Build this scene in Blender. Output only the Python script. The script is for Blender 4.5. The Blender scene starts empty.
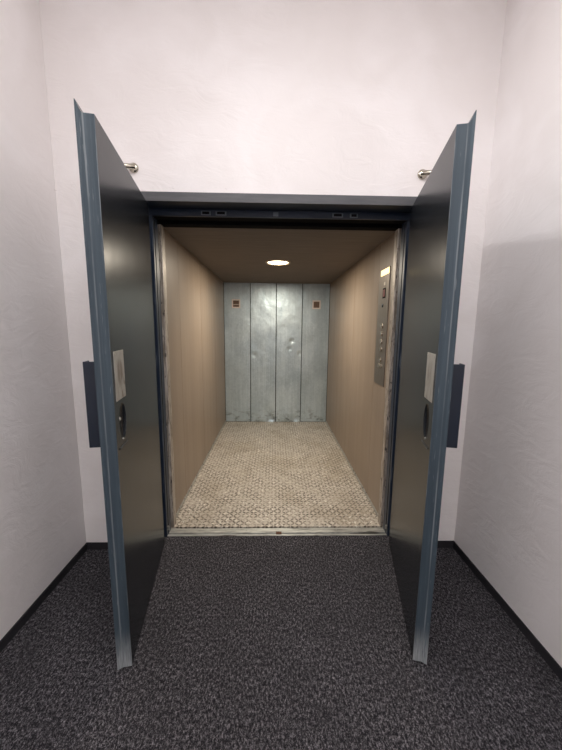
import bpy, bmesh, math, random
from mathutils import Vector, Matrix, Euler
random.seed(7)
SC = bpy.context.scene
COL = SC.collection

# ------------------------------------------------------------------ node helpers
class G:
    """small wrapper for writing a material's node graph"""
    def __init__(s, name):
        s.m = bpy.data.materials.new(name); s.m.use_nodes = True
        s.t = s.m.node_tree; s.t.nodes.clear()
        s.out = s.t.nodes.new('ShaderNodeOutputMaterial')
        s.b = s.t.nodes.new('ShaderNodeBsdfPrincipled')
        s.t.links.new(s.b.outputs[0], s.out.inputs[0])
    def put(s, sock, v):
        if isinstance(v, bpy.types.NodeSocket): s.t.links.new(v, sock)
        elif isinstance(v, (tuple, list)) and len(v) == 3 and sock.type == 'RGBA': sock.default_value = (*v, 1)
        else: sock.default_value = v
    def n(s, typ, ins=None, **attrs):
        nd = s.t.nodes.new('ShaderNode' + typ)
        for k, v in attrs.items(): setattr(nd, k, v)
        for k, v in (ins or {}).items(): s.put(nd.inputs[k], v)
        return nd
    def obj(s): return s.n('TexCoord').outputs['Object']
    def xyz(s, v):
        nd = s.n('SeparateXYZ', {0: v}); return nd.outputs[0], nd.outputs[1], nd.outputs[2]
    def vec(s, x, y, z): return s.n('CombineXYZ', {0: x, 1: y, 2: z}).outputs[0]
    def scale(s, v, sc): return s.n('Mapping', {0: v, 'Scale': sc}).outputs[0]
    def math(s, op, a, b=0.0, c=None):
        nd = s.n('Math', {0: a, 1: b}, operation=op)
        if c is not None: s.put(nd.inputs[2], c)
        return nd.outputs[0]
    def noise(s, v, scale, detail=3, rough=.5, dist=0):
        return s.n('TexNoise', {'Vector': v, 'Scale': scale, 'Detail': detail, 'Roughness': rough, 'Distortion': dist}).outputs[0]
    def ramp(s, f, lo, hi, a=0.0, b=1.0, smooth=True):
        return s.n('MapRange', {0: f, 1: lo, 2: hi, 3: a, 4: b}, interpolation_type='SMOOTHSTEP' if smooth else 'LINEAR').outputs[0]
    def mix(s, f, a, b):
        nd = s.n('Mix', data_type='RGBA'); s.put(nd.inputs[0], f); s.put(nd.inputs[6], a); s.put(nd.inputs[7], b)
        return nd.outputs[2]
    def bump(s, h, strength=.3, dist=.01):
        s.put(s.b.inputs['Normal'], s.n('Bump', {'Height': h, 'Strength': strength, 'Distance': dist}).outputs[0])
    def set(s, **k):
        for a, v in k.items(): s.put(s.b.inputs[a.replace('_', ' ')], v)
        return s.m

def lin(r, g, b):
    f = lambda c: (c/255/12.92) if c/255 <= .04045 else ((c/255+.055)/1.055)**2.4
    return (f(r), f(g), f(b))

def plain(name, col, rough=.5, metal=0., **k):
    g = G(name); return g.set(Base_Color=col, Roughness=rough, Metallic=metal, **k)

# ------------------------------------------------------------------ materials
def m_plaster():
    g = G('white_plaster'); o = g.obj()
    big = g.noise(o, 2.2, 3, .5, .6); tro = g.noise(g.scale(o, (5, 5, 9)), 1.0, 4, .55, 2.2); fine = g.noise(o, 110, 3, .6)
    c = g.mix(g.ramp(big, .35, .7), lin(236, 231, 230), lin(243, 239, 239))
    px_, py_, pz_ = g.xyz(o)
    chip = g.math('MULTIPLY', g.math('MULTIPLY', g.ramp(pz_, 2.16, 2.105), g.math('MULTIPLY', g.ramp(pz_, 2.07, 2.09), g.ramp(py_, -.02, -.005))), g.ramp(g.noise(g.scale(o, (9, 9, 50)), 1.0, 5, .7, .5), .62, .66))
    c = g.mix(g.math('MULTIPLY', chip, .5), c, lin(196, 188, 186))
    h = g.math('ADD', g.math('MULTIPLY', tro, 1.0), g.math('MULTIPLY', fine, .10))
    g.bump(h, .16, .02)
    return g.set(Base_Color=c, Roughness=.62, Specular_IOR_Level=.3)

def m_carpet():
    g = G('charcoal_loop_carpet'); o = g.obj()
    a = g.noise(g.scale(o, (1, .55, 1)), 125, 5, .8, .3); b = g.noise(g.scale(o, (1, .6, 1)), 350, 2, .8); c = g.noise(o, 5, 3)
    w = g.n('TexVoronoi', {'Vector': o, 'Scale': 210}).outputs[0]
    v = g.math('ADD', g.math('MULTIPLY', a, .62), g.math('MULTIPLY', b, .38))
    f = g.ramp(v, .455, .70)
    col = g.mix(f, (.014, .0133, .0165), (.44, .415, .445))
    col = g.mix(g.ramp(c, .3, .75, 0, .30), col, (.032, .030, .033))
    g.bump(g.math('ADD', v, g.math('MULTIPLY', w, -.35)), 1.0, .012)
    return g.set(Base_Color=col, Roughness=.95, Specular_IOR_Level=.12)

PAINT = lin(45, 58, 73)
def m_door(w, t, zt):
    """dark slate enamel with worn metal at the closing edge's arris and at the foot of the edge"""
    g = G('slate_enamel_door'); o = g.obj(); x, y, z = g.xyz(o)
    ay = g.math('ABSOLUTE', y)
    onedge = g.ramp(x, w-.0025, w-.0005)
    streak = g.noise(g.scale(o, (40, 40, 3)), 1.0, 4, .6)
    fine = g.noise(g.scale(o, (300, 300, 14)), 1.0, 3, .6)
    line = g.math('MULTIPLY', g.ramp(g.math('ABSOLUTE', g.math('SUBTRACT', ay, t)), .0035, .0008), g.ramp(streak, .35, .6, .15, 1))
    arris = g.math('MULTIPLY', g.ramp(ay, .003, .0006), g.ramp(streak, .48, .62))
    foot = g.math('MULTIPLY', g.ramp(z, .20, .02), g.ramp(fine, .30, .62, .35, 1))
    scuff = g.math('MULTIPLY', g.ramp(fine, .60, .74), g.ramp(streak, .45, .65, 0, .55))
    wear = g.math('MULTIPLY', onedge, g.math('MAXIMUM', g.math('MAXIMUM', g.math('MULTIPLY', line, .34), g.math('MULTIPLY', arris, .5)), g.math('MAXIMUM', g.math('MULTIPLY', foot, .85), scuff)))
    drag = g.noise(g.scale(o, (90, 90, 2.0)), 1.0, 3, .6)
    cloud = g.noise(o, 3.2, 4, .6)
    edge_lit = lin(55, 66, 75)
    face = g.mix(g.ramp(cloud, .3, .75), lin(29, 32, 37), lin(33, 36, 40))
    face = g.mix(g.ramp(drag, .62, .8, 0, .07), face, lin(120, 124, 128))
    base = g.mix(onedge, face, g.mix(g.ramp(drag, .35, .75), edge_lit, lin(65, 77, 86)))  # one paint: lit edge lighter, faces darker, shading put into the colour
    rough = g.mix(onedge, (.26, .26, .26), (.45, .45, .45)); col = g.mix(wear, base, lin(158, 162, 164))
    g.bump(g.math('ADD', g.math('MULTIPLY', g.noise(o, 5, 2), 1.0), g.math('MULTIPLY', g.noise(o, 260, 2), .02)), .05, .02)
    return g.set(Base_Color=col, Roughness=rough, Specular_IOR_Level=.27)

def m_shaded_slate():
    g = G('shaded_slate_enamel'); o = g.obj()
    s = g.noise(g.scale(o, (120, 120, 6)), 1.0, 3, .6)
    col = g.mix(g.ramp(s, .62, .8, 0, .4), lin(7, 21, 38), lin(40, 56, 74))  # same slate paint as the doors, with its shade put into the colour
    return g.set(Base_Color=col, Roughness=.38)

def m_frame():
    g = G('slate_enamel_frame'); o = g.obj(); x, y, z = g.xyz(o)
    s = g.noise(g.scale(o, (160, 160, 4)), 1.0, 4, .65); c = g.noise(g.scale(o, (60, 60, 9)), 1.0, 3)
    inner = g.ramp(z, 1.98, 2.0, 1, 0)
    f = g.math('MULTIPLY', g.math('MULTIPLY', g.ramp(s, .52, .68), g.ramp(c, .40, .62)), inner)
    col = g.mix(g.math('MULTIPLY', f, .55), lin(30, 42, 60), lin(136, 148, 158))
    return g.set(Base_Color=col, Roughness=.4)

def m_fascia():
    g = G('grey_frame_face'); o = g.obj()
    col = g.mix(g.ramp(g.noise(g.scale(o, (6, 40, 40)), 1.0, 4), .3, .7), lin(78, 79, 83), lin(92, 92, 95))
    return g.set(Base_Color=col, Roughness=.55)

def m_beige():
    g = G('beige_cab_laminate'); o = g.obj(); x, y, z = g.xyz(o)
    st = g.noise(g.scale(o, (200, 200, .7)), 1.0, 3, .6); wide = g.noise(g.scale(o, (14, 14, .6)), 1.0, 2); low = g.noise(o, 3, 3)
    v = g.math('ADD', g.math('MULTIPLY', st, .5), g.math('MULTIPLY', wide, .5))
    col = g.mix(g.ramp(v, .35, .68), lin(138, 122, 107), lin(149, 133, 117))
    col = g.mix(g.ramp(low, .45, .75, 0, .25), col, lin(124, 110, 97))
    g.bump(st, .12, .002)
    return g.set(Base_Color=col, Roughness=.42)

def m_cabceil():
    g = G('brown_cab_ceiling'); o = g.obj()
    col = g.mix(g.ramp(g.noise(g.scale(o, (3, 40, 1)), 1.0, 3), .3, .7), lin(112, 101, 92), lin(122, 111, 102))
    return g.set(Base_Color=col, Roughness=.7)

def m_galv():
    g = G('galvanized_steel'); o = g.obj(); x, y, z = g.xyz(o)
    sp = g.n('TexVoronoi', {'Vector': g.scale(o, (1, 1, .8)), 'Scale': 55}).outputs[1]
    spx = g.xyz(sp)[0]
    cl = g.noise(g.scale(o, (4, 4, 2.2)), 1.0, 3, .5, .2); vs = g.noise(g.scale(o, (50, 50, 1.4)), 1.0, 3)
    v = g.math('ADD', g.math('MULTIPLY', cl, .6), g.math('ADD', g.math('MULTIPLY', spx, .10), g.math('MULTIPLY', vs, .3)))
    col = g.mix(g.ramp(v, .3, .72), lin(176, 193, 201), lin(206, 220, 226))
    # smoky scuffs at trolley height near the floor
    sc = g.math('MULTIPLY', g.ramp(z, .26, .03), g.ramp(g.noise(g.scale(o, (9, 9, 16)), 1.0, 4, .7), .48, .66))
    col = g.mix(g.math('MULTIPLY', sc, .6), col, lin(66, 66, 64))
    g.bump(g.math('ADD', g.math('MULTIPLY', g.noise(o, 5.5, 3, .5), 1.0), g.math('MULTIPLY', spx, .012)), .22, .03)
    return g.set(Base_Color=col, Roughness=g.ramp(cl, .3, .7, .33, .42), Metallic=.65)

def m_tread():
    g = G('worn_tread_plate'); o = g.obj(); x, y, z = g.xyz(o)
    P = .030
    u, v = g.math('DIVIDE', x, P), g.math('DIVIDE', y, P)
    iu, iv = g.math('FLOOR', u), g.math('FLOOR', v)
    par = g.math('MODULO', g.math('ABSOLUTE', g.math('ADD', iu, iv)), 2.0)
    s = g.math('MULTIPLY_ADD', g.ramp(par, .4, .6, 0, 1, False), 2.0, -1.0)
    qu = g.math('SUBTRACT', g.math('SUBTRACT', u, iu), .5); qv = g.math('SUBTRACT', g.math('SUBTRACT', v, iv), .5)
    sq = g.math('MULTIPLY', s, qv)
    a = g.math('MULTIPLY', g.math('ADD', qu, sq), .707); b = g.math('MULTIPLY', g.math('SUBTRACT', qu, sq), .707)
    r = g.math('ADD', g.math('POWER', g.math('ABSOLUTE', g.math('DIVIDE', a, .66)), 2.0), g.math('POWER', g.math('ABSOLUTE', g.math('DIVIDE', b, .25)), 2.0))
    h = g.ramp(r, 1.15, .35)
    n1 = g.noise(o, 7, 5, .65); n2 = g.noise(o, 42, 4, .7); n3 = g.noise(o, 2.3, 3)
    n4 = g.noise(o, 130, 4, .75)
    dirt = g.mix(g.ramp(n2, .3, .7), lin(168, 158, 145), lin(210, 202, 190))
    dirt = g.mix(g.ramp(n3, .45, .65, 0, .6), dirt, lin(168, 156, 138))
    loz = g.mix(g.ramp(n4, .3, .7), lin(58, 50, 42), lin(100, 90, 78))
    worn = g.math('MULTIPLY', g.ramp(n1, .66, .40, .35, 1.0), g.ramp(n2, .66, .45, .3, 1.0))
    col = g.mix(g.math('MULTIPLY', h, worn), dirt, loz)
    col = g.mix(g.ramp(n4, .58, .75, 0, .3), col, lin(120, 110, 96))
    splash = g.math('MULTIPLY', g.ramp(n2, .57, .64), g.ramp(g.noise(o, 5.4, 3), .47, .60))
    col = g.mix(splash, col, lin(240, 236, 226))
    g.bump(g.math('ADD', h, g.math('MULTIPLY', n2, .25)), .6, .0035)
    return g.set(Base_Color=col, Roughness=.5, Metallic=.15)

def m_alu():
    g = G('scuffed_aluminium'); o = g.obj()
    s = g.noise(g.scale(o, (9, 120, 60)), 1.0, 4, .7); d = g.noise(g.scale(o, (5, 30, 30)), 1.0, 3)
    col = g.mix(g.ramp(s, .35, .7), lin(148, 148, 144), lin(206, 206, 200))
    col = g.mix(g.ramp(d, .52, .68, 0, .75), col, lin(58, 52, 44))
    return g.set(Base_Color=col, Roughness=.45, Metallic=.55)

def m_post():
    g = G('worn_post_steel'); o = g.obj()
    s = g.noise(g.scale(o, (130, 130, 7)), 1.0, 4, .7); c = g.noise(g.scale(o, (70, 70, 22)), 1.0, 4, .6)
    col = g.mix(g.ramp(s, .38, .66), lin(128, 118, 106), lin(205, 196, 186))
    col = g.mix(g.ramp(c, .58, .66, 0, .8), col, lin(56, 52, 50))
    return g.set(Base_Color=col, Roughness=.42, Metallic=.3)

def m_plate(smudge):
    g = G('pale_lock_plate'); o = g.obj(); x, y, z = g.xyz(o)
    n = g.noise(g.scale(o, (30, 1, 14)), 1.0, 4, .6, .6)
    col = g.mix(g.ramp(n, .42, .72), lin(176, 174, 168), lin(148, 142, 133))
    n2 = g.noise(g.scale(o, (16, 1, 9)), 1.0, 3, .6, 1.0)
    col = g.mix(g.ramp(n2, .52, .72, 0, smudge), col, lin(104, 86, 70))
    ex = g.math('POWER', g.math('DIVIDE', g.math('SUBTRACT', x, .672), .034), 2.0); ez = g.math('POWER', g.math('DIVIDE', g.math('SUBTRACT', z, 1.212), .062), 2.0)
    blot = g.math('MULTIPLY', g.ramp(g.math('ADD', ex, ez), 1.2, .2), g.ramp(n2, .30, .55, .3, 1))
    col = g.mix(g.math('MULTIPLY', blot, smudge), col, lin(112, 98, 86))
    return g.set(Base_Color=col, Roughness=.45, Metallic=.35)

def m_brushed():
    g = G('brushed_panel_steel'); o = g.obj()
    s = g.noise(g.scale(o, (200, 400, 5)), 1.0, 3, .6)
    return g.set(Base_Color=g.mix(g.ramp(s, .3, .7), lin(116, 108, 101), lin(140, 132, 124)), Roughness=.36, Metallic=.7)

def m_wired():
    g = G('brown_wired_glass'); o = g.obj(); x, y, z = g.xyz(o)
    fx = g.math('ABSOLUTE', g.math('SUBTRACT', g.math('FRACT', g.math('DIVIDE', x, .0125)), .5))
    fz = g.math('ABSOLUTE', g.math('SUBTRACT', g.math('FRACT', g.math('DIVIDE', z, .0125)), .5))
    l = g.ramp(g.math('MINIMUM', fx, fz), .10, .05)
    return g.set(Base_Color=g.mix(l, lin(98, 76, 62), lin(140, 116, 98)), Roughness=.3)

def emit(name, col, strength):
    g = G(name); return g.set(Base_Color=col, Emission_Color=col, Emission_Strength=strength, Roughness=.4)

M = dict(plaster=m_plaster(), carpet=m_carpet(), shaded_slate=m_shaded_slate(), frame=m_frame(), fascia=m_fascia(), beige=m_beige(),
         cabceil=m_cabceil(), galv=m_galv(), tread=m_tread(), alu=m_alu(), post=m_post(), plate_smudged=m_plate(.8), plate_clean=m_plate(.35),
         brushed=m_brushed(), wired=m_wired(),
         skirting=plain('black_carpet_skirting', (.028, .027, .031), .95, Specular_IOR_Level=.15),
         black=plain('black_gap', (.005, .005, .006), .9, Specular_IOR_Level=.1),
         rubber=plain('black_rubber', (.012, .013, .015), .7),
         worn_slate=plain('worn_slate_plate', lin(104, 112, 122), .45, .2),
         dark_steel=plain('dark_steel', lin(60, 64, 70), .35, .6),
         chrome=plain('polished_nickel', lin(190, 184, 170), .14, 1.0),
         screw=plain('screw_steel', lin(176, 174, 168), .3, .8),
         sticker=plain('pinkish_window_rim', lin(238, 228, 222), .6),
         rust=plain('rusty_socket', lin(84, 54, 38), .8),
         button=plain('satin_button', lin(190, 182, 170), .22, .9),
         display=emit('red_display', lin(96, 12, 14), .12),
         white_mark=plain('pale_pictogram', lin(206, 198, 184), .5),
         lamp=emit('warm_lamp_diffuser', (1.0, .80, .50), 14.0),
         sign=emit('backlit_yellow_strip', (1.0, .82, .40), 1.6),
         ceiling=plain('white_ceiling', lin(236, 232, 230), .8))

# ------------------------------------------------------------------ mesh helpers
def box(bm, x0, x1, y0, y1, z0, z1):
    v = [bm.verts.new((x, y, z)) for x in (x0, x1) for y in (y0, y1) for z in (z0, z1)]
    for f in ((0, 1, 3, 2), (4, 6, 7, 5), (0, 4, 5, 1), (2, 3, 7, 6), (0, 2, 6, 4), (1, 5, 7, 3)):
        bm.faces.new([v[i] for i in f])

def lathe(bm, prof, seg=32, mat=Matrix()):
    """prof: (radius, height) along local z, closed at both ends when the radius is 0"""
    rings = []
    for r, h in prof:
        if r < 1e-6: rings.append([bm.verts.new(mat @ Vector((0, 0, h)))])
        else: rings.append([bm.verts.new(mat @ Vector((r*math.cos(2*math.pi*k/seg), r*math.sin(2*math.pi*k/seg), h))) for k in range(seg)])
    for a, b in zip(rings, rings[1:]):
        for k in range(seg):
            j = (k+1) % seg
            if len(a) == 1 and len(b) == 1: continue
            if len(a) == 1: bm.faces.new((a[0], b[k], b[j]))
            elif len(b) == 1: bm.faces.new((a[k], a[j], b[0]))
            else: bm.faces.new((a[k], a[j], b[j], b[k]))

def tube(bm, pts, rads, seg=16):
    pts = [Vector(p) for p in pts]; rings = []; up = Vector((0, 0, 1))
    for i, p in enumerate(pts):
        d = (pts[min(i+1, len(pts)-1)] - pts[max(i-1, 0)]).normalized()
        s = d.cross(up); s = s.normalized() if s.length > .05 else d.cross(Vector((1, 0, 0))).normalized()
        t = s.cross(d)
        rings.append([bm.verts.new(p + rads[i]*(math.cos(2*math.pi*k/seg)*s + math.sin(2*math.pi*k/seg)*t)) for k in range(seg)])
    for a, b in zip(rings, rings[1:]):
        for k in range(seg): bm.faces.new((a[k], a[(k+1) % seg], b[(k+1) % seg], b[k]))
    bm.faces.new(rings[0]); bm.faces.new(rings[-1])

def extrude_x(bm, prof, x0, x1):
    a = [bm.verts.new((x0, y, z)) for y, z in prof]; b = [bm.verts.new((x1, y, z)) for y, z in prof]
    n = len(prof)
    for i in range(n): bm.faces.new((a[i], a[(i+1) % n], b[(i+1) % n], b[i]))
    bm.faces.new(a); bm.faces.new(b)

def build(name, bm, mat, parent=None, bevel=0, smooth=False, shift=None, mats=None):
    if shift is not None: bmesh.ops.translate(bm, vec=-Vector(shift), verts=bm.verts)
    bmesh.ops.recalc_face_normals(bm, faces=bm.faces)
    me = bpy.data.meshes.new(name); bm.to_mesh(me); bm.free()
    o = bpy.data.objects.new(name, me); COL.objects.link(o)
    for m in (mats or [mat]): me.materials.append(m)
    if parent is not None: o.parent = parent
    if smooth:
        for p in me.polygons: p.use_smooth = True
        try: me.set_sharp_from_angle(angle=math.radians(38))
        except Exception: pass
    if bevel:
        b = o.modifiers.new('bevel', 'BEVEL'); b.width = bevel; b.segments = 2; b.limit_method = 'ANGLE'; b.angle_limit = math.radians(40)
    return o

def bx(name, dims, mat, parent=None, bevel=0, shift=None):
    bm = bmesh.new(); box(bm, *dims); return build(name, bm, mat, parent, bevel, shift=shift)

def structure(o): o['kind'] = 'structure'; return o

def thing(name, loc, label, cat, rot=0, group=None):
    o = bpy.data.objects.new(name, None); COL.objects.link(o); o.empty_display_size = .1
    o.location = loc; o.rotation_euler = (0, 0, rot); o['kind'] = 'thing'; o['label'] = label; o['category'] = cat
    if group: o['group'] = group
    return o

# ------------------------------------------------------------------ dimensions (metres)
XL, XR = -1.186, 1.144          # side walls of the lobby
OL, OR, OH = -.802, .828, 2.10  # wall opening
BACK, CEIL = -4.6, 3.25
JL, JR = -.723, .753            # clear opening of the frame
CL, CR, CB, CZ = -.7346, .7657, 2.751, 2.009   # cab interior
SK = .045                       # height of skirting

# ------------------------------------------------------------------ the room
bm = bmesh.new()
# front wall around the opening, with a slightly chipped plaster edge over the lintel
NX = 110
xs = sorted(set([XL-.15, OL, OR, XR+.15] + [OL+(OR-OL)*i/NX for i in range(NX+1)]))
low = {x: (0 if x <= OL or x >= OR else OH - (random.random()**4)*.006) for x in xs}
top_f = {x: bm.verts.new((x, 0, CEIL)) for x in xs}; top_b = {x: bm.verts.new((x, .19, CEIL)) for x in xs}
lo_f = {x: bm.verts.new((x, 0, OH - random.random()**4*.006 if OL < x < OR else OH)) for x in xs}
lo_b = {x: bm.verts.new((x, .19, OH)) for x in xs}
for a, b in zip(xs, xs[1:]):
    bm.faces.new((top_f[a], top_f[b], lo_f[b], lo_f[a])); bm.faces.new((top_b[a], lo_b[a], lo_b[b], top_b[b]))
    bm.faces.new((lo_f[a], lo_f[b], lo_b[b], lo_b[a]))
box(bm, XL-.15, OL, 0, .19, 0, OH); box(bm, OR, XR+.15, 0, .19, 0, OH)
structure(build('wall_front', bm, M['plaster']))
structure(bx('wall_left', (XL-.15, XL, BACK-.15, 0, -.02, CEIL), M['plaster']))
structure(bx('wall_right', (XR, XR+.15, BACK-.15, 0, -.02, CEIL), M['plaster']))
structure(bx('wall_back', (XL, XR, BACK-.15, BACK, -.02, CEIL), M['plaster']))
structure(bx('ceiling', (XL-.15, XR+.15, BACK-.15, .19, CEIL, CEIL+.12), M['ceiling']))
bm = bmesh.new(); box(bm, XL, XR, BACK, 0, -.03, 0); box(bm, OL, OR, 0, .117, -.03, 0)
structure(build('floor', bm, M['carpet']))
structure(bx('baseboard_left', (XL, XL+.007, BACK, -.0071, 0, SK), M['skirting']))
structure(bx('baseboard_right', (XR-.007, XR, BACK, -.0071, 0, SK), M['skirting']))
bm = bmesh.new(); box(bm, XL, OL, -.007, 0, 0, SK); box(bm, OR, XR, -.007, 0, 0, SK)
structure(build('baseboard_front', bm, M['skirting']))

for nm, d in (('wall_shaft_left', (-1.0, -.90, .19, 3.05, -.3, CEIL)), ('wall_shaft_right', (.93, 1.03, .19, 3.05, -.3, CEIL)), ('wall_shaft_back', (-.90, .93, 2.95, 3.05, -.3, CEIL))):
    structure(bx(nm, d, M['ceiling']))

# ------------------------------------------------------------------ door frame (steel, two rebates) and sill
fr = bpy.data.objects.new('door_frame', None); COL.objects.link(fr); structure(fr); fr.empty_display_size = .1
bx('head_face', (OL, OR, -.002, .004, 2.053, OH-.001), M['fascia'], fr)
bm = bmesh.new(); box(bm, OL, OR, .004, .112, 2.053, OH-.001); box(bm, OL, OR, .112, .128, 2.016, OH-.001)
build('head', bm, M['frame'], fr, .002)
bx('head_soffit_shade', (OL, OR, .128, .192, 2.016, OH-.001), M['black'], fr)  # rear underside of the head, its shade put into a black piece
for s, (o_, i1, i2) in enumerate(((OL, -.779, JL), (OR, .8005, JR))):
    bm = bmesh.new()
    d = 1 if s == 0 else -1
    prof = [(o_, -.002), (i1, -.002), (i1, .112), (i2, .112), (i2, .135), (i2-d*.004, .137), (i2-d*.004, .143), (i2, .145), (i2, .192), (o_, .192)]
    a = [bm.verts.new((x, y, 0)) for x, y in prof]; b = [bm.verts.new((x, y, 2.0155)) for x, y in prof]
    n = len(prof)
    for i in range(n): bm.faces.new((a[i], a[(i+1) % n], b[(i+1) % n], b[i]))
    bm.faces.new(a); bm.faces.new(b)
    build('jamb', bm, M['frame'], fr, .0015)
    xi = i2 - d*.0035
    bx('seal', (min(xi, xi+d*.006), max(xi, xi+d*.006), .1385, .1415, .02, 2.0), M['rubber'], fr)
    # floor pivot knuckle low on the jamb
    bm = bmesh.new(); lathe(bm, [(0, 0), (.007, 0), (.008, .003), (.008, .022), (.006, .026), (0, .026)], 20, Matrix.Translation((i2+d*.004, .125, .045)))
    build('pivot', bm, M['screw'], fr, smooth=True)
for x0, x1, mk in ((-.444, -.388, 'black'), (-.360, -.299, 'dark_steel'), (-.03, .0, 'dark_steel'), (.313, .375, 'black'), (.415, .461, 'dark_steel')):
    bm = bmesh.new(); box(bm, x0, x1, .107, .1125, 2.022, 2.044)
    p = build('strike_plate', bm, M['worn_slate'], fr, .001)
    if x1 - x0 > .04: bx('latch_hole', (x0+.008, x1-.008, .106, .1075, 2.026, 2.040), M['black'], p)

sill = bpy.data.objects.new('door_sill', None); COL.objects.link(sill); structure(sill)
bm = bmesh.new()
extrude_x(bm, [(.117, -.03), (.117, .003), (.129, .003), (.131, -.008), (.149, -.008), (.151, .002), (.200, .002), (.200, -.03)], OL+.02, OR-.02)
build('sill_rail', bm, M['alu'], sill, .0008)
bx('latch_socket', (.002, .040, .134, .160, -.005, .0032), M['rust'], sill, .001)
for sx in (-.62, -.2, .42, .66):
    bm = bmesh.new(); lathe(bm, [(0, .0036), (.004, .0034), (.005, .002), (.005, 0)], 16, Matrix.Translation((sx, .175, 0)))
    build('screw', bm, M['screw'], sill, smooth=True)

# ------------------------------------------------------------------ the door leaves
def make_door(side, px, ang_deg, label, plate_key):
    """local x runs from hinge to closing edge, local y*sgn from inner to outer face"""
    W, T, T2, Z0, Z1, LIPU, LIPZ = .7515, .035, .054, .009, 2.047, .008, .032
    sg = -1 if side < 0 else 1
    a = math.radians(ang_deg)
    rot = -a if side < 0 else math.pi + a
    root = thing('elevator_door_leaf', (px, .03, 0), label, 'door', rot, 'pair of elevator doors')
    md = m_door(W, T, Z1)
    V = lambda u, v, z: (u, sg*v, z)
    bm = bmesh.new()
    prof = [(0, 0, 0), (0, 0, T), (.0015, .002, T+.003), (.004, .009, T+.008), (.0065, .020, T+.012), (LIPU, LIPZ, T+.0165), (LIPU, LIPZ, T2)]
    rings = []
    for o_, h_, v in prof:
        rings.append([bm.verts.new(V(*c)) for c in ((0, v, Z0), (W+o_, v, Z0), (W+o_, v, Z1+h_), (0, v, Z1+h_))])
    for r0, r1 in zip(rings, rings[1:]):
        for k in range(4): bm.faces.new((r0[k], r0[(k+1) % 4], r1[(k+1) % 4], r1[k]))
    bm.faces.new(rings[-1])
    # inner face with an oval hand recess near the closing edge
    cu, cz, hu, hz = W-.085, 1.020, .043, .072
    ru, rz = .058, .088
    N = 40
    ell, rec = [], []
    for k in range(N):
        t = 2*math.pi*k/N; c, s_ = math.cos(t), math.sin(t)
        ell.append(bm.verts.new(V(cu+hu*c, 0, cz+hz*s_)))
        m = max(abs(c), abs(s_)); rec.append(bm.verts.new(V(cu+ru*c/m, 0, cz+rz*s_/m)))
    for k in range(N): bm.faces.new((ell[k], ell[(k+1) % N], rec[(k+1) % N], rec[k]))
    prev = ell
    for fr_, dep in ((.97, .003), (.88, .007), (.68, .011), (.40, .013), (.15, .0135)):
        ring = [bm.verts.new(V(cu+hu*fr_*math.cos(2*math.pi*k/N), dep, cz+hz*fr_*math.sin(2*math.pi*k/N))) for k in range(N)]
        for k in range(N): bm.faces.new((prev[k], prev[(k+1) % N], ring[(k+1) % N], ring[k]))
        prev = ring
    bm.faces.new(prev)
    # the rest of the inner face around the patch
    cor = [V(cu+ru, 0, cz+rz), V(cu-ru, 0, cz+rz), V(cu-ru, 0, cz-rz), V(cu+ru, 0, cz-rz)]
    idx = [N//8, 3*N//8, 5*N//8, 7*N//8]
    q = [rec[i] for i in idx]            # top-free, top-hinge, bottom-hinge, bottom-free corners
    r0 = rings[0]                        # hinge-bottom, free-bottom, free-top, hinge-top
    out = [r0[2], r0[3], r0[0], r0[1]]
    for k in range(4):
        i0, i1 = idx[k], idx[(k+1) % 4]
        run = [rec[(i0+j) % N] for j in range(((i1-i0) % N)+1)]
        bm.faces.new([out[k]] + run + [out[(k+1) % 4]])
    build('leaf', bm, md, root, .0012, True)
    # pale lock plate above the recess
    u0, u1 = W-.136, W-.023
    z0, z1 = 1.110, 1.294
    f = lambda p, q_: tuple(sorted((sg*p, sg*q_)))
    y0, y1 = f(-.0022, .0005)
    bm = bmesh.new(); box(bm, u0, u1, y0, y1, z0, z1)
    lp = build('lock_plate', bm, M[plate_key], root, .0008)
    lp['label'] = 'pale metal plate with brown smudges' if plate_key == 'plate_smudged' else 'pale metal plate with screws at the corners'
    for uu in (u0+.010, u1-.010):
        for zz in (z0+.010, z1-.010):
            bm = bmesh.new()
            lathe(bm, [(0, .0022), (.004, .0018), (.006, .0006), (.006, 0)], 16, Matrix.Translation(V(uu, -.0022, zz)) @ Matrix.Rotation(sg*math.pi/2, 4, 'X'))
            build('screw', bm, M['screw'], lp, smooth=True)
    # thin raised strip under the recess
    y0, y1 = f(-.003, .0005)
    bx('wear_strip', (W-.125, W-.028, y0, y1, .925, .930), M['dark_steel'], root, .0008)
    if side < 0:
        bm = bmesh.new(); lathe(bm, [(0, .010), (.006, .009), (.008, .005), (.008, 0)], 20, Matrix.Translation(V(cu+.012, .013, cz+.012)) @ Matrix.Rotation(sg*math.pi/2, 4, 'X'))
        build('thumb_knob', bm, M['screw'], root, smooth=True)
    # outer pull: a steel channel standing off the outer face
    bm = bmesh.new()
    uo = W-.012
    prof = [(uo, T2), (uo, T2+.044), (uo-.046, T2+.044), (uo-.046, T2+.038), (uo-.007, T2+.038), (uo-.007, T2+.028), (uo-.004, T2+.024), (uo-.004, T2+.018), (uo-.007, T2+.014), (uo-.007, T2)]
    za, zb = .944, 1.260
    A = [bm.verts.new(V(u, v, za)) for u, v in prof]; B = [bm.verts.new(V(u, v, zb)) for u, v in prof]
    n = len(prof)
    for i in range(n): bm.faces.new((A[i], A[(i+1) % n], B[(i+1) % n], B[i]))
    bm.faces.new(A); bm.faces.new(B)
    build('pull_handle', bm, M['shaded_slate'], root, .002)
    # three hinge knuckles at the frame side
    for hz_ in (.28, 1.06, 1.82):
        bm = bmesh.new(); lathe(bm, [(0, -.06), (.006, -.06), (.009, -.055), (.009, .055), (.006, .06), (0, .06)], 20, Matrix.Translation(V(.004, T2+.008, hz_)))
        build('hinge', bm, M['dark_steel'], root, smooth=True)
    return root

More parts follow.
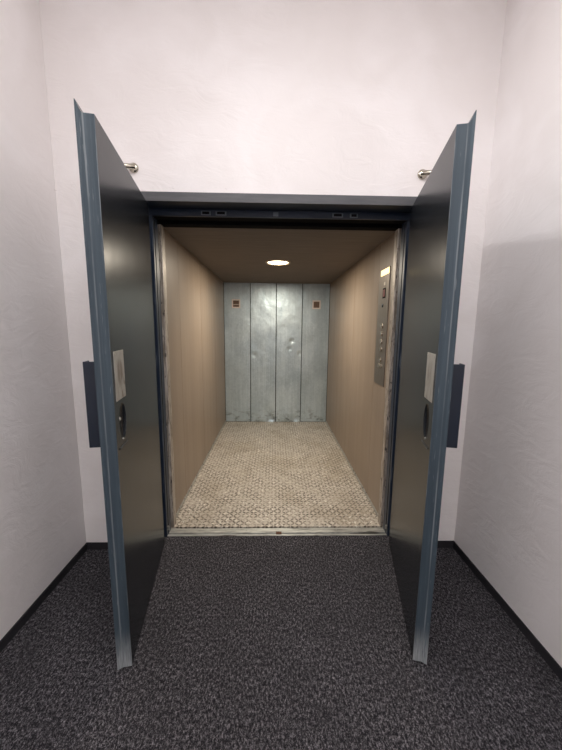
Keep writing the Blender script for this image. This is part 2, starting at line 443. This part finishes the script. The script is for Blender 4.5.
make_door(-1, -.7126, 80.7, 'dark slate-blue steel door leaf with smudged lock plate, standing open opposite the button panel', 'plate_smudged')
make_door(1, .7360, 77.35, 'dark slate-blue steel door leaf with clean screwed plate, standing open on the button-panel side', 'plate_clean')

# ------------------------------------------------------------------ chrome pegs on the wall over the doors
def make_peg(x, z, d, label):
    root = thing('door_stop_peg', (x, 0, z), label, 'door stop', 0, 'chrome pegs over the opening')
    R = Matrix.Rotation(math.pi/2, 4, 'X')
    bm = bmesh.new(); lathe(bm, [(0, 0), (.024, 0), (.025, .004), (.024, .009), (.019, .014), (.015, .016), (0, .016)], 32, R)
    build('rosette', bm, M['chrome'], root, smooth=True)
    bm = bmesh.new()
    pts, rad = [], []
    for i in range(13):
        t = i/12
        pts.append((d*(.062*t**1.25), -.014-.030*math.sin(min(1, t*1.3)*math.pi/2), -.014*t)); rad.append(.0165-.0050*math.sin(math.pi*min(1, t*1.1))+.001*t)
    tube(bm, pts, rad, 20)
    build('neck', bm, M['chrome'], root, smooth=True)
    bm = bmesh.new()
    lathe(bm, [(0, -.010), (.008, -.009), (.0125, -.004), (.0135, .002), (.012, .008), (.007, .012), (0, .0125)], 24, Matrix.Translation(pts[-1]) @ Matrix.Rotation(d*math.pi/2, 4, 'Y'))
    build('bumper', bm, M['rubber'], root, smooth=True)
make_peg(-.766, 2.212, -1, 'small chrome peg on the white wall above the door leaf with smudged plate')
make_peg(.772, 2.210, 1, 'small chrome peg on the white wall above the door leaf with clean screwed plate')

# ------------------------------------------------------------------ elevator cab
C0 = (.0155, 1.49, 0)
cab = thing('elevator_cab', C0, 'freight elevator cab with beige side walls, galvanized rear panels and worn tread-plate floor', 'elevator')
P = lambda name, dims, mat, parent=None, bevel=0: bx(name, dims, M[mat], parent or cab, bevel, C0)
P('floor_plate', (CL, CR, .217, CB, -.03, 0), 'tread')
P('ceiling_panel', (CL-.03, CR+.03, .275, CB, CZ, CZ+.04), 'cabceil')
P('header', (CL-.03, CR+.03, .214, .277, CZ-.008, CZ+.09), 'black', None, .002)
def side_wall(x, d):
    """d: +1 for the wall whose face looks towards +x; three sheets with narrow open joints"""
    ys = [.272, .62, 1.33, 2.04, CB]
    for y0, y1 in zip(ys, ys[1:]):
        x0, x1 = sorted((x, x-d*.012))
        bm = bmesh.new(); box(bm, x0, x1, y0+.0012, y1-.0012, 0.0, CZ)
        build('side_panel', bm, M['beige'], cab, .0015, shift=C0)
    x0, x1 = sorted((x-d*.012, x-d*.03))
    P('side_backing', (x0, x1, .272, CB, 0, CZ), 'black')
side_wall(CL, 1); side_wall(CR, -1)
# front posts, worn to the metal
for x0, x1 in ((CL-.05, CL+.0245), (CR-.0245, CR+.05)):
    P('door_post', (x0, x1, .216, .272, 0, CZ-.009), 'post', None, .003)
# skirting angle along the side walls
P('kick_strip', (CL, CL+.006, .30, CB-.02, 0, .022), 'alu', None, .001)
P('kick_strip', (CR-.006, CR, .30, CB-.02, 0, .022), 'alu', None, .001)
P('rear_backing', (CL-.03, CR+.03, CB+.02, CB+.04, -.02, CZ), 'black')
def rear_panel(x0, x1, proud, dents):
    """folded sheet-steel panel with shallow dents, z from the floor"""
    bm = bmesh.new()
    nx, nz = 22, 110
    yf = CB-proud
    H = CZ-.002
    grid = []
    for j in range(nz+1):
        row = []
        for i in range(nx+1):
            x = x0+(x1-x0)*i/nx; z = .004+(H-.004)*j/nz
            y = yf
            if 0 < i < nx and 0 < j < nz:
                for cx, cz_, r, dep in dents:
                    q = ((x-cx)**2+(z-cz_)**2)/r**2
                    y += dep*math.exp(-q*1.5)
            row.append(bm.verts.new((x, y, z)))
        grid.append(row)
    for j in range(nz):
        for i in range(nx): bm.faces.new((grid[j][i], grid[j][i+1], grid[j+1][i+1], grid[j+1][i]))
    rim = [grid[0][i] for i in range(nx+1)] + [grid[j][nx] for j in range(1, nz+1)] + [grid[nz][i] for i in range(nx-1, -1, -1)] + [grid[j][0] for j in range(nz-1, 0, -1)]
    bk = [bm.verts.new((v.co.x, CB+.02, v.co.z)) for v in rim]
    for k in range(len(rim)):
        j = (k+1) % len(rim); bm.faces.new((rim[k], rim[j], bk[j], bk[k]))
    return build('rear_panel', bm, M['galv'], cab, 0, True, C0)
g_ = .0055
pa = rear_panel(CL+.005, -.361-g_, 0, [])
pb = rear_panel(-.361+g_, .007-g_, .010, [(-.10, .13, .08, .010), (-.20, .06, .07, -.008), (-.315, 1.00, .035, .008), (-.27, 1.12, .09, .004), (-.05, .05, .06, .012)])
pc = rear_panel(.007+g_, .377-g_, .010, [(.235, 1.205, .030, .012), (.205, 1.09, .028, .008), (.352, 1.02, .028, .010), (.16, .10, .10, -.008), (.30, .05, .06, .011), (.10, 1.35, .13, .004)])
pd = rear_panel(.377+g_, CR-.005, 0, [])
for pn, x0, x1, z0, z1 in ((pa, -.622, -.502, 1.658, 1.782), (pd, .519, .636, 1.658, 1.779)):
    bm = bmesh.new()
    ins = .018
    yb_, yf_ = CB+.002, CB-.006
    ou = [(x0, z0), (x1, z0), (x1, z1), (x0, z1)]; inn = [(x0+ins, z0+ins), (x1-ins, z0+ins), (x1-ins, z1-ins), (x0+ins, z1-ins)]
    L = [[bm.verts.new((x, y, z)) for x, z in pts] for pts, y in ((ou, yb_), (ou, yf_), (inn, yf_), (inn, yb_))]
    for A, B in zip(L, L[1:]):
        for k in range(4): bm.faces.new((A[k], A[(k+1) % 4], B[(k+1) % 4], B[k]))
    vw = build('vision_window_rim', bm, M['sticker'], pn, .001, shift=C0)
    P('vision_window_pane', (x0+ins, x1-ins, CB-.003, CB+.001, z0+ins, z1-ins), 'wired', pn)
P('vision_window_bar', (-.600, -.524, CB-.0055, CB-.002, 1.705, 1.712), 'sticker', pa)

# ceiling downlight
lx, ly = .012, 1.317
T0 = Matrix.Translation((lx, ly, CZ))
bm = bmesh.new(); lathe(bm, [(.098, .002), (.118, .002), (.120, -.004), (.116, -.010), (.104, -.012), (.098, -.008)], 48, T0)
ring = build('downlight_rim', bm, plain('lamp_rim_white', lin(214, 202, 184), .4), cab, smooth=True, shift=C0)
bm = bmesh.new(); lathe(bm, [(0, -.009), (.05, -.0085), (.09, -.007), (.099, -.003), (.099, .001), (0, .001)], 48, T0)
build('downlight_diffuser', bm, M['lamp'], ring, smooth=True, shift=C0)

# car operating panel on the wall beside the opening
y0, y1, z0, z1 = .373, .587, .977, 1.808
cp = P('control_panel', (CR-.006, CR+.001, y0, y1, z0, z1), 'brushed', None, .0015)
xp = CR-.006
P('emergency_light', (xp-.004, xp, y0+.006, y1-.045, 1.762, 1.802), 'sign', cp, .001)
P('direction_indicator', (xp-.0012, xp, .446, .474, 1.692, 1.714), 'white_mark', cp)
ds = P('display_bezel', (xp-.0025, xp, .432, .488, 1.602, 1.672), 'black', cp, .001)
P('display', (xp-.0035, xp-.002, .440, .480, 1.612, 1.662), 'display', cp)
def button(yc, zc, r, mat='button', h=.008):
    bm = bmesh.new()
    lathe(bm, [(0, h), (r*.72, h), (r*.86, h-.001), (r*.88, .004), (r*1.0, .0035), (r*1.02, 0)], 28, Matrix.Translation((xp, yc, zc)) @ Matrix.Rotation(-math.pi/2, 4, 'Y'))
    return build('floor_button', bm, M[mat], cp, smooth=True, shift=C0)
for zc in (1.406, 1.349, 1.294, 1.239): button(.462, zc, .019)
button(.455, 1.160, .016); button(.478, 1.118, .018); button(.438, 1.118, .016)
bm = bmesh.new(); lathe(bm, [(0, .005), (.010, .005), (.013, .003), (.014, 0)], 24, Matrix.Translation((xp, .48, 1.552)) @ Matrix.Rotation(-math.pi/2, 4, 'Y'))
build('key_switch', bm, M['dark_steel'], cp, smooth=True, shift=C0)
P('data_plate', (xp-.001, xp, .415, .545, 1.005, 1.050), 'brushed', cp)
P('photo_sensor', (CR-.0265, CR-.0225, .234, .254, 1.285, 1.335), 'screw', None, .001)

# ------------------------------------------------------------------ light
def area(name, loc, size, power, col, rot=(0, 0, 0), spread=180, sy=None):
    L = bpy.data.lights.new(name, 'AREA'); L.shape = 'DISK' if sy is None else 'RECTANGLE'; L.size = size
    if sy: L.size_y = sy
    L.energy = power; L.color = col; L.spread = math.radians(spread)
    o = bpy.data.objects.new(name, L); COL.objects.link(o); o.location = loc; o.rotation_euler = rot
    return o
def spot(name, loc, power, col, deg, blend, radius):
    L = bpy.data.lights.new(name, 'SPOT'); L.energy = power; L.color = col; L.spot_size = math.radians(deg); L.spot_blend = blend; L.shadow_soft_size = radius
    o = bpy.data.objects.new(name, L); COL.objects.link(o); o.location = loc
    return o
sp = spot('lobby_spotlight', (-.90, -.50, 3.09), 64, (1, .984, .982), 112, 1.0, .10)
sp.rotation_euler = (Vector((.80, -1.45, 1.2)) - sp.location).to_track_quat('-Z', 'Y').to_euler()
area('lobby_fill_light', (.0, -1.9, 3.22), 1.1, 42, (1, .984, .982), sy=1.6)  # added overhead fill that lifts the lobby's ambient, no fixture seen
area('lobby_fill_light', (.0, -3.7, 3.22), .8, 20, (1, .984, .982), sy=.8)  # added rear fill to brighten lower side walls and near floor
area('cab_downlight', (lx, ly, CZ-.014), .19, 27, (1, .89, .73))
w = bpy.data.worlds.new('World'); SC.world = w; w.use_nodes = True
w.node_tree.nodes['Background'].inputs[0].default_value = (.02, .02, .02, 1)

# ------------------------------------------------------------------ camera
cam = bpy.data.cameras.new('Camera'); co = bpy.data.objects.new('Camera', cam); COL.objects.link(co)
cam.sensor_fit = 'HORIZONTAL'; cam.sensor_width = 36; cam.lens = 316.41/562*36; cam.clip_start = .02
yaw, pitch, roll = .0222, -.1466, .0100
f = Vector((math.sin(yaw)*math.cos(pitch), math.cos(yaw)*math.cos(pitch), math.sin(pitch)))
r = Vector((math.cos(yaw), -math.sin(yaw), 0)); u = r.cross(f)
r2 = math.cos(roll)*r+math.sin(roll)*u; u2 = -math.sin(roll)*r+math.cos(roll)*u
mw = Matrix((r2, u2, -f)).transposed().to_4x4(); mw.translation = (-.0186, -1.8315, 1.3828)
co.matrix_world = mw
SC.camera = co
SC.view_settings.view_transform = 'Standard'; SC.view_settings.look = 'None'
SC.view_settings.exposure = 0.0; SC.view_settings.gamma = 1
SC.view_settings.use_curve_mapping = False
SC.cycles.max_bounces = 12; SC.cycles.diffuse_bounces = 6
